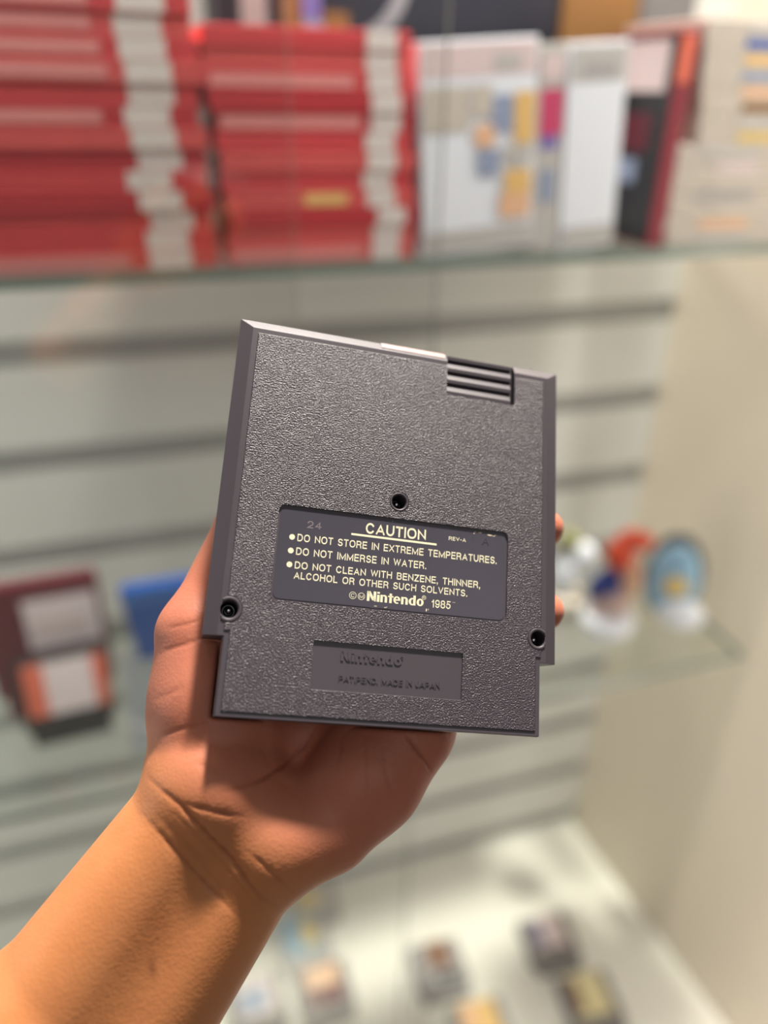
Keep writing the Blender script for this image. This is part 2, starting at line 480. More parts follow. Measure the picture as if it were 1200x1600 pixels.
SZ = MS + 0.0003
LEAN = math.radians(-10)
m_pinkw = mat('pinkish_white_label', srgb(236, 220, 222), 0.4)
cb = at_z(117, 1160, MS)
cartridge('game_cartridge', (cb[0], cb[1] + 0.018, SZ + 0.0008), math.radians(3), LEAN, 0.103, 0.116, 0.018, m_black, (0.08, 0.36, 0.99, 0.97, m_pinkw),
          'black cartridge with orange and white label, standing before the maroon one', ((0.08, 0.36, 0.30, 0.97, m_orange), (0.84, 0.36, 0.99, 0.97, m_orange)), 'cartridges standing on the lower shelf')
cartridge('game_cartridge', (cb[0] - 0.016, cb[1] + 0.080, SZ + 0.0008), math.radians(2), math.radians(-3), 0.14, 0.194, 0.02, m_maroon, (0.36, 0.52, 0.96, 0.88, m_pinkw),
          'maroon cartridge with pinkish white label behind the black one', ((0.42, 0.6, 0.85, 0.75, m_pale),), 'cartridges standing on the lower shelf')
# blue tray leaning on a pale plastic stand
b0 = at_z(236, 1128, MS)
SYc = b0[1]
root = empty('display_stand', (b0[0] + 0.018, SYc, SZ))
bm = bmesh.new()
box(bm, (-0.045, -0.05, 0), (0.045, 0.03, 0.006), 0.002)
link('base', bm, m_clear, root)
bm = bmesh.new()
box(bm, (-0.042, 0.0, 0.0055), (0.042, 0.01, 0.109), 0.002); link('back_rest', bm, m_clear, root)
bm = bmesh.new()
box(bm, (-0.042, -0.046, 0.0055), (0.042, -0.03, 0.030), 0.004); link('front_lip', bm, m_clear, root)
tag(root, 'pale plastic display stand under the blue case by the thumb', 'stand')
root = empty('blue_case', (b0[0] + 0.038, SYc - 0.001, SZ + 0.1105))
bm = bmesh.new()
prism(bm, [(-0.038, 0), (0.05, 0), (0.054, 0.098), (-0.048, 0.098)], 0, 0.028)
for v in bm.verts: v.co = Vector((v.co.x, 0.014 - v.co.z, v.co.y))
bmesh.ops.recalc_face_normals(bm, faces=bm.faces)
bmesh.ops.bevel(bm, geom=bm.edges[:], offset=0.003, segments=2, affect='EDGES')
link('case_body', bm, m_blue, root)
bm = bmesh.new(); box(bm, (-0.046, -0.0168, 0.084), (0.052, -0.0138, 0.097), 0.001); link('rim', bm, mat('lighter_blue_plastic', srgb(50, 112, 190), 0.35), root)
tag(root, 'blue tapered plastic case on the pale stand beside the thumb', 'plastic case')

# toys beside the side panel
def blob(bm, c, r, mi=0, n=16):
    ret = bmesh.ops.create_uvsphere(bm, u_segments=n * 2, v_segments=n, radius=1.0)
    for v in ret['verts']:
        v.co = Vector((c[0] + v.co.x * r[0], c[1] + v.co.y * r[1], c[2] + v.co.z * r[2]))
    for f in {f for v in ret['verts'] for f in v.link_faces}: f.smooth = True; f.material_index = mi
m_toyred = mat('orange_red_plastic', srgb(204, 70, 38), 0.4)
m_toyblue = mat('deep_blue_plastic', srgb(38, 52, 122), 0.4)
m_toyskin = mat('peach_plastic', srgb(206, 160, 130), 0.45)
m_toypink = mat('dusty_pink_plastic', srgb(206, 176, 166), 0.45)
m_olive = mat('olive_green_plastic', srgb(150, 150, 100), 0.5)
m_charcoal = mat('charcoal_plastic', srgb(74, 74, 72), 0.5)
def toy(px, py, sc, rz, label):
    p = at_z(px, py, MS)
    r = empty('toy_figure', (p[0], p[1], SZ), rz)
    r.scale = (sc, sc, sc)
    return tag(r, label, 'toy')
root = toy(947, 980, 1.28, math.radians(-38), 'small toy with orange-red hat and blue top on a round white base')
bm = bmesh.new(); lathe(bm, [(0.026, 0), (0.031, 0.004), (0.031, 0.016), (0.026, 0.020)], 0, 0); link('base', bm, m_white, root)
bm = bmesh.new(); blob(bm, (0.004, 0, 0.040), (0.019, 0.014, 0.022)); blob(bm, (-0.016, -0.002, 0.034), (0.009, 0.009, 0.016)); link('skirt', bm, m_toypink, root)
bm = bmesh.new(); blob(bm, (-0.006, -0.004, 0.066), (0.016, 0.012, 0.018)); blob(bm, (-0.020, -0.004, 0.052), (0.009, 0.008, 0.018)); link('jacket', bm, m_toyblue, root)
bm = bmesh.new(); blob(bm, (0.016, -0.004, 0.076), (0.013, 0.010, 0.026)); link('arm', bm, m_toyskin, root)
bm = bmesh.new(); blob(bm, (0.0, -0.002, 0.103), (0.017, 0.014, 0.020)); blob(bm, (0.014, 0.002, 0.124), (0.020, 0.012, 0.012)); link('hat', bm, m_toyred, root)
root = toy(880, 938, 1.12, math.radians(-38), 'small white toy with an olive cap, nearest the fingertips')
bm = bmesh.new(); lathe(bm, [(0.028, 0), (0.030, 0.003), (0.030, 0.012), (0.026, 0.015)], 0, 0); link('base', bm, m_cream, root)
bm = bmesh.new(); blob(bm, (-0.004, 0, 0.046), (0.020, 0.017, 0.034)); blob(bm, (0.020, -0.002, 0.080), (0.016, 0.012, 0.022)); link('body', bm, m_white, root)
bm = bmesh.new(); blob(bm, (-0.004, 0, 0.100), (0.015, 0.012, 0.018)); link('cap', bm, m_olive, root)
root = toy(1041, 972, 1.22, math.radians(-40), 'oval light blue toy with yellow centre and white foot, beside the side panel')
bm = bmesh.new(); blob(bm, (-0.004, 0.006, 0.064), (0.036, 0.014, 0.0635)); link('rim', bm, m_charcoal, root)
bm = bmesh.new(); blob(bm, (-0.003, -0.003, 0.062), (0.031, 0.014, 0.054)); link('shell', bm, m_sky, root)
bm = bmesh.new(); blob(bm, (0.0, -0.014, 0.064), (0.015, 0.006, 0.015)); link('centre_disc', bm, m_yellow, root)
bm = bmesh.new(); blob(bm, (0.013, -0.012, 0.024), (0.028, 0.014, 0.022)); link('foot', bm, m_white, root)

# ================================================================== cartridges lying on the white base
m_mauve = mat('mauve_print', srgb(122, 114, 132), 0.5)
m_butter = mat('butter_print', srgb(222, 208, 160), 0.5)
m_cgrey = mat('grey_cartridge_plastic', srgb(150, 146, 144), 0.5)
m_cdark = mat('dark_grey_cartridge_plastic', srgb(128, 122, 120), 0.5)
m_rust = mat('rust_print', srgb(132, 96, 76), 0.5)
def lying(px, py, rz, m, lm, patches, label):
    p = at_z(px, py, DECK)
    return cartridge('game_cartridge', (p[0], p[1], DECK + 0.0003), math.radians(rz), math.radians(-90), 0.098, 0.106, 0.016, m, (0.16, 0.30, 0.84, 0.99, lm),
                     label, patches, 'grey cartridges lying on the white base')
lying(700, 1566, -4, m_cgrey, m_lgrey, ((0.3, 0.5, 0.8, 0.99, m_rust), (0.4, 0.3, 0.84, 0.42, m_charcoal)), 'grey cartridge with rust brown picture lying on the white base')
lying(772, 1672, -4, m_cgrey, m_gold, ((0.2, 0.6, 0.5, 0.95, m_peach),), 'grey cartridge with orange and yellow label lying at the lower picture edge')
lying(876, 1522, -6, m_cdark, m_pale, ((0.16, 0.45, 0.45, 0.95, m_mauve), (0.2, 0.3, 0.8, 0.4, m_charcoal)), 'grey cartridge with mauve and pink label, nearest the side panel corner')
lying(944, 1624, -6, m_cdark, m_butter, ((0.16, 0.4, 0.34, 0.9, m_rust),), 'grey cartridge with pale yellow label at the right of the base')
lying(500, 1452, 2, m_lgrey, m_cream, ((0.2, 0.4, 0.6, 0.7, m_yellow),), 'pale cartridge with cream label just below the wrist')
lying(487, 1520, 3, m_lgrey, m_sky, ((0.5, 0.4, 0.8, 0.9, m_yellow),), 'pale cartridge with blue and yellow label beside the forearm')
lying(520, 1605, 0, m_cdark, m_maroon, ((0.2, 0.6, 0.8, 0.95, m_peach),), 'dark grey cartridge with maroon label at the lower picture edge')
lying(415, 1625, 4, m_cdark, m_pale, ((0.2, 0.4, 0.7, 0.8, m_slate),), 'dark grey cartridge with pale label partly behind the forearm')

# ================================================================== the held game cartridge
RC = np.array([[0.967526777613039, 0.06331214927769721, 0.2447110670884259],
               [-0.12316183933296351, 0.9635058949386399, 0.2376710999482245],
               [-0.22073308753750256, -0.26009221859239895, 0.9400153944983154]])
TC = np.array([0.2338, -68.3383, -243.5305])            # cartridge pose seen from the camera, mm
rot = RW.T @ RC
CM = Matrix([list(r) for r in rot]).to_4x4()
CM.translation = Vector(CP + RW.T @ (TC * 0.001))
root = empty('game_cartridge')
root.matrix_world = CM
tag(root, 'dark grey game cartridge held back-side up in the hand, CAUTION label showing', 'game cartridge')
MMU = 0.001

def plastic(name, grain):
    m = bpy.data.materials.new(name)
    m.use_nodes = True
    nt = m.node_tree
    p = nt.nodes['Principled BSDF']
    tc = nt.nodes.new('ShaderNodeTexCoord')
    n1 = nt.nodes.new('ShaderNodeTexNoise'); n1.inputs['Scale'].default_value = 1900; n1.inputs['Detail'].default_value = 2.5
    n2 = nt.nodes.new('ShaderNodeTexNoise'); n2.inputs['Scale'].default_value = 18; n2.inputs['Detail'].default_value = 3
    for n in (n1, n2): nt.links.new(tc.outputs['Object'], n.inputs['Vector'])
    r = nt.nodes.new('ShaderNodeMixRGB')
    r.inputs['Color1'].default_value = srgb(63, 56, 62)
    r.inputs['Color2'].default_value = srgb(70, 62, 69)
    nt.links.new(n2.outputs['Fac'], r.inputs['Fac'])
    nt.links.new(r.outputs[0], p.inputs['Base Color'])
    p.inputs['Roughness'].default_value = 0.33 if grain else 0.46
    p.inputs['Specular IOR Level'].default_value = 0.5
    if grain:
        cr = nt.nodes.new('ShaderNodeMapRange')
        cr.inputs['From Min'].default_value = 0.35; cr.inputs['From Max'].default_value = 0.68
        nt.links.new(n1.outputs['Fac'], cr.inputs['Value'])
        b = nt.nodes.new('ShaderNodeBump')
        b.inputs['Strength'].default_value = 0.75
        b.inputs['Distance'].default_value = 0.00022
        nt.links.new(cr.outputs[0], b.inputs['Height'])
        nt.links.new(b.outputs[0], p.inputs['Normal'])
    return m
m_grain = plastic('grained_grey_plastic', True)
m_smooth = plastic('smooth_grey_plastic', False)
m_hole = mat('black_boss_plastic', srgb(30, 28, 30), 0.4)

HS, TF, TO = 24.4, 130.25, 133.63
OUT = [(-53.35, 0), (53.35, 0), (53.35, HS), (59.7, HS), (59.7, TO), (-59.7, TO), (-59.7, HS), (-53.35, HS)]
FAC = [(-53.05, 0.3), (53.05, 0.3), (53.05, HS), (55.25, HS), (55.25, TF), (-55.25, TF), (-55.25, HS), (-53.05, HS)]

def loops(bm, ls):
    rings = [[bm.verts.new((x, y, z)) for x, y in pts] for pts, z in ls]
    n = len(rings[0])
    for a, b in zip(rings, rings[1:]):
        for i in range(n):
            j = (i + 1) % n
            bm.faces.new((a[i], a[j], b[j], b[i]))
    bm.faces.new(rings[-1]); bm.faces.new(rings[0][::-1])
    bmesh.ops.recalc_face_normals(bm, faces=bm.faces)

def scaled(bm):
    for v in bm.verts: v.co *= MMU
    return bm

def cut(obj, cutters):
    """boolean difference, applied"""
    for c in cutters:
        md = obj.modifiers.new('cut', 'BOOLEAN'); md.object = c; md.operation = 'DIFFERENCE'; md.solver = 'EXACT'
    dg = bpy.context.evaluated_depsgraph_get()
    dg.update()
    me = bpy.data.meshes.new_from_object(obj.evaluated_get(dg))
    obj.modifiers.clear()
    old = obj.data
    obj.data = me
    bpy.data.meshes.remove(old)

def cutter(fn):
    bm = bmesh.new(); fn(bm); bmesh.ops.recalc_face_normals(bm, faces=bm.faces); scaled(bm)
    return link('cutter', bm, m_smooth)

SCREWS = [(0.3, 74.6, 2.45, 3.5), (-52.4, 32.75, 2.75, 4.2), (52.3, 32.5, 2.55, 3.9)]
bm = bmesh.new()
loops(bm, [(OUT, -8.6), (OUT, -2.5), (FAC, -0.35)])
scaled(bm)
shell = link('back_shell', bm, [m_smooth])
# textured panel, a touch prouder than the smooth border round it
PAN = [(-51.6, 1.7), (51.6, 1.7), (51.6, HS + 1.6), (53.4, HS + 1.6), (53.4, TF - 1.8), (-53.4, TF - 1.8), (-53.4, HS + 1.6), (-51.6, HS + 1.6)]
PAN2 = [(x - math.copysign(0.35, x), y + (0.35 if y < 3 else (-0.35 if y > 100 else 0.35))) for x, y in PAN]
bm = bmesh.new()
loops(bm, [(PAN, -0.5), (PAN, -0.25), (PAN2, 0.0)])
scaled(bm)
panel = link('grained_panel', bm, [m_grain])

LAB = (-40.1, 36.95, 40.4, 68.65)
PEN = (-25.0, 10.1, 25.25, 25.45)
cs = []
cs.append(cutter(lambda bm: prism(bm, rrect(LAB[0], LAB[1], LAB[2], LAB[3], 2.2), -0.70, 3)))
cs.append(cutter(lambda bm: prism(bm, rrect(PEN[0], PEN[1], PEN[2], PEN[3], 0.4, 2), -0.60, 3)))
for x, y, r, ro in SCREWS:
    cs.append(cutter(lambda bm: prism(bm, circ(x, y, r, 40), -8.2, 3)))
GX0, GX1, GY0 = 15.4, 41.7, 117.0
cs.append(cutter(lambda bm: prism(bm, [(GX0 + 0.8, GY0), (GX1 - 0.8, GY0), (GX1, GY0 + 0.8), (GX1, 140), (GX0, 140), (GX0, GY0 + 0.8)], -3.9, 3)))
rings = [cutter(lambda bm: prism(bm, circ(x, y, ro, 40), -2, 3)) for x, y, r, ro in SCREWS]
cut(shell, cs)
cut(panel, [cs[0], cs[1], cs[5]] + rings)
for c in cs + rings: bpy.data.objects.remove(c)
for o in (shell, panel):
    o.parent = root
    b = o.modifiers.new('soft_edges', 'BEVEL'); b.width = 0.00028; b.segments = 2; b.limit_method = 'ANGLE'; b.angle_limit = math.radians(22)
    b.harden_normals = False
# raised rings round the screw holes
for x, y, r, ro in SCREWS:
    bm = bmesh.new()
    n = 40
    prof = [(ro - 0.15, -0.6), (ro - 0.2, -0.12), (ro - 0.35, -0.02), (r + 0.35, -0.02), (r + 0.05, -0.3), (r + 0.03, -0.6)]
    rg = [[bm.verts.new((x + q * math.cos(2 * math.pi * k / n), y + q * math.sin(2 * math.pi * k / n), z)) for k in range(n)] for q, z in prof]
    for a, b in zip(rg, rg[1:] + rg[:1]):
        for k in range(n):
            p = [a[k], a[(k + 1) % n], b[(k + 1) % n], b[k]]
            if min(v.co.x for v in p) < -55.1 or max(v.co.x for v in p) > 55.1: continue
            f = bm.faces.new(p); f.smooth = True
    bmesh.ops.recalc_face_normals(bm, faces=bm.faces)
    link('hole_rim', scaled(bm), m_smooth, root)
# finger grip: saw-tooth ribs in the recess
bm = bmesh.new()
per = 4.55
pts = [(GY0 + 0.1, -4.6), (GY0 + 0.1, -3.4)]
y = GY0 + 0.4
while y < TO - 0.6:
    y2 = min(y + per, TO - 0.3)
    pts += [(y, -2.7), (y + 0.35, -1.5), (y + 1.6, -1.35), (min(y2 - 0.05, TO - 0.3), -2.4)]
    y += per
pts.append((TO - 0.3, -4.6))
a = [bm.verts.new((GX0 + 0.05, q, z)) for q, z in pts]
b = [bm.verts.new((GX1 - 1.1, q, z)) for q, z in pts]
for i in range(len(pts)):
    j = (i + 1) % len(pts)
    bm.faces.new((a[i], a[j], b[j], b[i]))
bm.faces.new(a); bm.faces.new(b)
bmesh.ops.recalc_face_normals(bm, faces=bm.faces)
link('finger_grip', scaled(bm), m_smooth, root)
# front half of the shell
INS = [(x - math.copysign(0.18, x), y + (0.18 if y == 0 else (-0.18 if y == TO else 0.0))) for x, y in OUT]
bm = bmesh.new()
loops(bm, [([(x * 0.985, 0.5 + y * 0.99) for x, y in OUT], -17.0), (INS, -16.2), (INS, -8.75), ([(x * 0.99, 0.4 + y * 0.993) for x, y in OUT], -8.7)])
o = link('front_shell', scaled(bm), m_smooth, root)
b = o.modifiers.new('soft_edges', 'BEVEL'); b.width = 0.0003; b.segments = 2; b.limit_method = 'ANGLE'; b.angle_limit = math.radians(30)
# front picture label folded over the top edge
m_fold = mat('pinkish_label_paper', srgb(150, 126, 126), 0.35)
bm = bmesh.new()
sec = [(131.3, -0.93), (133.62, -2.42), (133.78, -2.6), (133.78, -15.5)]
sec2 = [(y + dy, z + dz) for (y, z), (dy, dz) in zip(sec, [(0.06, 0.12), (0.12, 0.12), (0.14, 0.02), (0.14, 0)])]
ra = [[bm.verts.new((x, q, z)) for q, z in sec] for x in (-9.5, 14.6)]
rb = [[bm.verts.new((x, q, z)) for q, z in sec2] for x in (-9.5, 14.6)]
for i in range(3):
    bm.faces.new((rb[0][i], rb[1][i], rb[1][i + 1], rb[0][i + 1]))
    bm.faces.new((ra[0][i], ra[0][i + 1], ra[1][i + 1], ra[1][i]))
    for s in (0, 1): bm.faces.new((ra[s][i], rb[s][i], rb[s][i + 1], ra[s][i + 1]))
bmesh.ops.recalc_face_normals(bm, faces=bm.faces)
o = link('front_label', scaled(bm), m_fold, root); o['label'] = 'pinkish end of the front label folded over the top edge'
# screws
m_steel = mat('bright_steel', srgb(200, 200, 200), 0.16, metal=1.0)
m_dsteel = mat('dark_steel', srgb(70, 70, 72), 0.3, metal=1.0)
for x, y, r, ro in SCREWS:
    bm = bmesh.new()
    lathe(bm, [(r - 0.1, -8.1), (r - 0.1, -6.6), (r - 0.3, -6.1), (1.45, -5.9), (1.35, -6.5), (0.95, -6.5), (0.9, -4.6), (0.55, -3.9), (0.05, -3.8)], x, y, 32)
    sc_ = link('screw', scaled(bm), m_dsteel, root)
    bm = bmesh.new()
    lathe(bm, [(1.1, -6.4), (1.1, -4.2), (0.8, -3.5), (0.4, -3.25), (0.05, -3.2)], x, y, 24)
    link('drive_pin', scaled(bm), m_steel, sc_)

# ------------------------------------------------------------------ lettering
def stroke(bm, pts, w, closed=False, T=None, z=0.0, ext=True):
    """a line of constant width w through pts as one strip of quads; y is kept within 0..1"""
    P = [np.array(p, float) for p in pts]
    P = [q for i, q in enumerate(P) if i == 0 or np.linalg.norm(q - P[i - 1]) > 1e-4]
    n = len(P)
    if not closed and ext:
        d = P[0] - P[1]; P[0] = P[0] + d / np.linalg.norm(d) * w / 2
        d = P[-1] - P[-2]; P[-1] = P[-1] + d / np.linalg.norm(d) * w / 2
    L, R = [], []
    for i in range(n):
        a = P[i - 1] if (i > 0 or closed) else None
        b = P[(i + 1) % n] if (i < n - 1 or closed) else None
        d1 = (P[i] - a) / np.linalg.norm(P[i] - a) if a is not None else None
        d2 = (b - P[i]) / np.linalg.norm(b - P[i]) if b is not None else None
        if d1 is None: d1 = d2
        if d2 is None: d2 = d1
        t = d1 + d2
        if np.linalg.norm(t) < 1e-6: t = d1
        t = t / np.linalg.norm(t)
        nn = np.array([-t[1], t[0]])
        k = w / 2 / max(nn @ np.array([-d1[1], d1[0]]), 0.36)
        L.append(P[i] + nn * k); R.append(P[i] - nn * k)
    f = lambda q: T(q[0], min(max(q[1], 0.0), 1.0))
    vl = [bm.verts.new((*f(q), z)) for q in L]; vr = [bm.verts.new((*f(q), z)) for q in R]
    for i in range(n if closed else n - 1):
        j = (i + 1) % n
        try: bm.faces.new((vl[i], vr[i], vr[j], vl[j]))
        except ValueError: pass

def arc(cx, cy, rx, ry, a0, a1, n=12):
    return [(cx + rx * math.cos(math.radians(a0 + (a1 - a0) * k / n)), cy + ry * math.sin(math.radians(a0 + (a1 - a0) * k / n))) for k in range(n + 1)]
def sup(n=28, e=0.86):
    o = []
    for k in range(n):
        a = 2 * math.pi * k / n
        c, s = math.cos(a), math.sin(a)
        o.append((0.5 + 0.5 * math.copysign(abs(c) ** e, c), 0.5 + 0.5 * math.copysign(abs(s) ** e, s)))
    return o
GL = {
 'A': (0.98, [[(0, 0), (0.5, 1), (1, 0)]], [[(0.2, 0.3), (0.8, 0.3)]]),
 'B': (0.88, [[(0, 0), (0, 1), (0.6, 1)] + arc(0.6, 0.77, 0.36, 0.23, 90, -90, 8) + [(0, 0.54)]], [[(0, 0.54), (0.62, 0.54)] + arc(0.62, 0.27, 0.38, 0.27, 90, -90, 8) + [(0, 0)]]),
 'C': (0.98, [arc(0.5, 0.5, 0.5, 0.5, 38, 322, 24)], []),
 'D': (0.95, [[(0, 0), (0, 1), (0.45, 1)] + arc(0.45, 0.5, 0.55, 0.5, 90, -90, 14) + [(0, 0)]], []),
 'E': (0.80, [[(1, 1), (0, 1), (0, 0), (1, 0)]], [[(0, 0.52), (0.92, 0.52)]]),
 'F': (0.76, [[(1, 1), (0, 1), (0, 0)]], [[(0, 0.5), (0.88, 0.5)]]),
 'H': (0.92, [[(0, 0), (0, 1)], [(1, 0), (1, 1)]], [[(0, 0.53), (1, 0.53)]]),
 'I': (0.17, [[(0.5, 0), (0.5, 1)]], []),
 'J': (0.66, [[(1, 1), (1, 0.32)] + arc(0.5, 0.32, 0.5, 0.32, 0, -180, 10)], []),
 'L': (0.74, [[(0, 1), (0, 0), (1, 0)]], []),
 'M': (1.12, [[(0, 0), (0, 1), (0.5, 0.06), (1, 1), (1, 0)]], []),
 'N': (0.92, [[(0, 0), (0, 1), (1, 0), (1, 1)]], []),
 'O': (1.04, 'O', []),
 'P': (0.84, [[(0, 0), (0, 1), (0.55, 1)] + arc(0.55, 0.73, 0.45, 0.27, 90, -90, 10) + [(0, 0.46)]], []),
 'R': (0.90, [[(0, 0), (0, 1), (0.55, 1)] + arc(0.55, 0.74, 0.42, 0.26, 90, -90, 10) + [(0, 0.48)]], [[(0.52, 0.48), (0.80, 0.42), (0.92, 0.26), (0.98, 0)]]),
 'S': (0.86, [arc(0.5, 0.745, 0.46, 0.255, 25, 270, 14)[:-1] + arc(0.5, 0.25, 0.5, 0.25, 90, -158, 14)], []),
 'T': (0.82, [[(0, 1), (1, 1)], [(0.5, 1), (0.5, 0)]], []),
 'U': (0.90, [[(0, 1), (0, 0.4)] + arc(0.5, 0.4, 0.5, 0.4, 180, 360, 14) + [(1, 1)]], []),
 'V': (0.94, [[(0, 1), (0.5, 0), (1, 1)]], []),
 'W': (1.30, [[(0, 1), (0.25, 0), (0.5, 1), (0.75, 0), (1, 1)]], []),
 'X': (0.92, [[(0, 0), (1, 1)], [(0, 1), (1, 0)]], []),
 'Z': (0.82, [[(0, 1), (1, 1), (0, 0), (1, 0)]], []),
 '1': (0.42, [[(0.0, 0.74), (0.5, 0.82), (0.75, 1)], [(0.85, 1), (0.85, 0)]], []),
 '2': (0.74, [arc(0.5, 0.68, 0.5, 0.32, 170, -35, 12) + [(0.0, 0.0), (1, 0)]], []),
 '4': (0.76, [[(0.72, 0), (0.72, 1), (0, 0.26), (1, 0.26)]], []),
 '5': (0.74, [[(0.95, 1), (0.18, 1), (0.08, 0.5)] + arc(0.48, 0.32, 0.52, 0.32, 140, -160, 14)], []),
 '8': (0.74, '8', []),
 '9': (0.74, '9', []),
 '.': (0.2, 'dot', []), ',': (0.2, 'comma', []), '-': (0.5, [[(0.0, 0.42), (1, 0.42)]], []),
}
def text(bm, s, x0, y0, x1, h, w=0.165, z=0.0, sp=0.2, word=0.88):
    """writes s from x0 to x1 on baseline y0 with capital height h (millimetres)"""
    tot = 0.0
    for i, c in enumerate(s):
        tot += word if c == ' ' else GL[c][0] + (sp if i < len(s) - 1 and s[i + 1] != ' ' else 0)
    kx = (x1 - x0) / tot
    x = x0
    wv = w
    for i, c in enumerate(s):
        if c == ' ':
            x += word * kx; continue
        W, g, g2 = GL[c]
        def T(u, v, x=x): return (x + u * kx, y0 + v * h)
        a = wv / 2
        mp = lambda p: (a + p[0] * (W - 2 * a), a + p[1] * (1 - 2 * a))
        if g == 'dot': stroke(bm, [(0.1, 0.0), (0.1, 0.19)], 0.19, T=T, z=z, ext=False)
        elif g == 'comma':
            T2 = lambda u, v, x=x: (x + u * kx, y0 + (v - 0.2) * h)
            stroke(bm, [(0.1, 0.2), (0.1, 0.39)], 0.19, T=T2, z=z, ext=False)
            stroke(bm, [(0.04, 0.02), (0.15, 0.21)], 0.08, T=T2, z=z, ext=False)
        elif g == 'O': stroke(bm, [mp(p) for p in sup()], wv, True, T, z)
        elif g == '8':
            stroke(bm, [mp((p[0] * 0.92 + 0.04, 0.54 + p[1] * 0.46)) for p in sup(22)], wv, True, T, z)
            stroke(bm, [mp((p[0], p[1] * 0.54)) for p in sup(22)], wv, True, T, z)
        elif g == '9':
            stroke(bm, [mp((p[0], 0.40 + p[1] * 0.60)) for p in sup(24)], wv, True, T, z)
            stroke(bm, [mp(p) for p in [(1, 0.66), (1, 0.4)] + arc(0.5, 0.34, 0.5, 0.34, 0, -150, 12)], wv, False, T, z)
        else:
            for st in list(g) + list(g2): stroke(bm, [mp(p) for p in st], wv, False, T, z)
        x += (W + (sp if i < len(s) - 1 and s[i + 1] != ' ' else 0)) * kx

def logo(bm, x0, y0, x1, h, z=0.0):
    """the maker's word mark: heavy upright stems, thin round arches, short x-height"""
    XH = 0.74
    items = []
    tot = 5.62
    k = (x1 - x0) / tot
    def quad(pts, x):
        vs = [bm.verts.new((x0 + (x + u) * k, y0 + v * h, z)) for u, v in pts]
        bm.faces.new(vs)
    def rect(x, u0, v0, u1, v1): quad([(u0, v0), (u1, v0), (u1, v1), (u0, v1)], x)
    def ring(x, cx, cy, rx, ry, ix, iy, a0=0, a1=360, n=26):
        A = [math.radians(a0 + (a1 - a0) * i / n) for i in range(n + 1)]
        o = [(cx + rx * math.cos(t), cy + ry * math.sin(t)) for t in A]; q = [(cx + ix * math.cos(t), cy + iy * math.sin(t)) for t in A]
        for i in range(n): quad([q[i], o[i], o[i + 1], q[i + 1]], x)
    def N(x):
        rect(x, 0, 0, 0.27, 1); rect(x, 0.66, 0, 0.93, 1); quad([(0.0, 1.0), (0.61, 0.0), (0.93, 0.0), (0.32, 1.0)], x)
    def i_(x):
        rect(x, 0, 0, 0.27, 0.70); rect(x, 0.0, 0.82, 0.27, 1.0)
    def n_(x):
        rect(x, 0, 0, 0.25, XH); rect(x, 0.45, 0, 0.70, 0.50)
        ring(x, 0.40, 0.46, 0.30, 0.29, 0.06, 0.14, 0, 130)
    def t_(x):
        rect(x, 0.14, 0, 0.40, 0.95); rect(x, 0, 0.58, 0.56, 0.72); 
    def e_(x):
        ring(x, 0.36, 0.37, 0.36, 0.38, 0.12, 0.25, 0, 305); rect(x, 0.10, 0.31, 0.71, 0.44)
    def d_(x):
        rect(x, 0.46, 0, 0.72, 1.0); ring(x, 0.38, 0.37, 0.38, 0.38, 0.13, 0.24, 60, 300)
    def o_(x): ring(x, 0.37, 0.37, 0.37, 0.38, 0.12, 0.24)
    x = 0.0
    for g, a in ((N, 1.02), (i_, 0.35), (n_, 0.78), (t_, 0.56), (e_, 0.80), (n_, 0.79), (d_, 0.82)):
        g(x); x += a
    o_(x)
def circle_mark(bm, cx, cy, r, ch, w, z, hh):
    stroke(bm, [(cx + r * math.cos(2 * math.pi * k / 26), cy + r * math.sin(2 * math.pi * k / 26)) for k in range(26)], w, True, lambda u, v: (u, v), z, ) if False else None
    n = 26
    o = [bm.verts.new((cx + r * math.cos(2 * math.pi * k / n), cy + r * math.sin(2 * math.pi * k / n), z)) for k in range(n)]
    q = [bm.verts.new((cx + (r - w) * math.cos(2 * math.pi * k / n), cy + (r - w) * math.sin(2 * math.pi * k / n), z)) for k in range(n)]
    for k in range(n): bm.faces.new((q[k], o[k], o[(k + 1) % n], q[(k + 1) % n]))
    ww = GL[ch][0] * hh
    text(bm, ch, cx - ww / 2, cy - hh / 2, cx + ww / 2, hh, 0.13, z)

def face_up(bm):
    bm.normal_update()
    for f in bm.faces:
        if f.normal.z < 0: f.normal_flip()
def thicken(bm, t):
    """gives flat lettering a real relief of t millimetres"""
    face_up(bm)
    r = bmesh.ops.extrude_face_region(bm, geom=bm.faces[:])
    for v in r['geom']:
        if isinstance(v, bmesh.types.BMVert): v.co.z += t
    bmesh.ops.recalc_face_normals(bm, faces=bm.faces)

# caution sticker
m_stick = mat('dark_slate_sticker', srgb(64, 60, 71), 0.34, noise=0.12, nscale=120, bump=0.12)
m_ink = mat('cream_ink', srgb(226, 218, 186), 0.5)
m_faint = mat('faint_grey_ink', srgb(112, 104, 106), 0.5)
bm = bmesh.new()
prism(bm, rrect(LAB[0] + 0.75, LAB[1] + 0.75, LAB[2] - 0.75, LAB[3] - 0.75, 1.9), -0.69, -0.55)
bmesh.ops.recalc_face_normals(bm, faces=bm.faces)
st = link('caution_label', scaled(bm), m_stick, root)
st['label'] = 'dark slate caution sticker with cream lettering'
ZT = -0.535
bm = bmesh.new()
def face_line(s, x0, y, x1, h, **kw): text(bm, s, x0, y, x1, h, z=ZT, **kw)
face_line('CAUTION', -10.6, 62.3, 10.5, 3.75, w=0.18, sp=0.16)
v = [bm.verts.new(p) for p in ((-15.4, 61.15, ZT), (14.45, 61.0, ZT), (14.45, 61.7, ZT), (-15.4, 61.85, ZT))]; bm.faces.new(v)
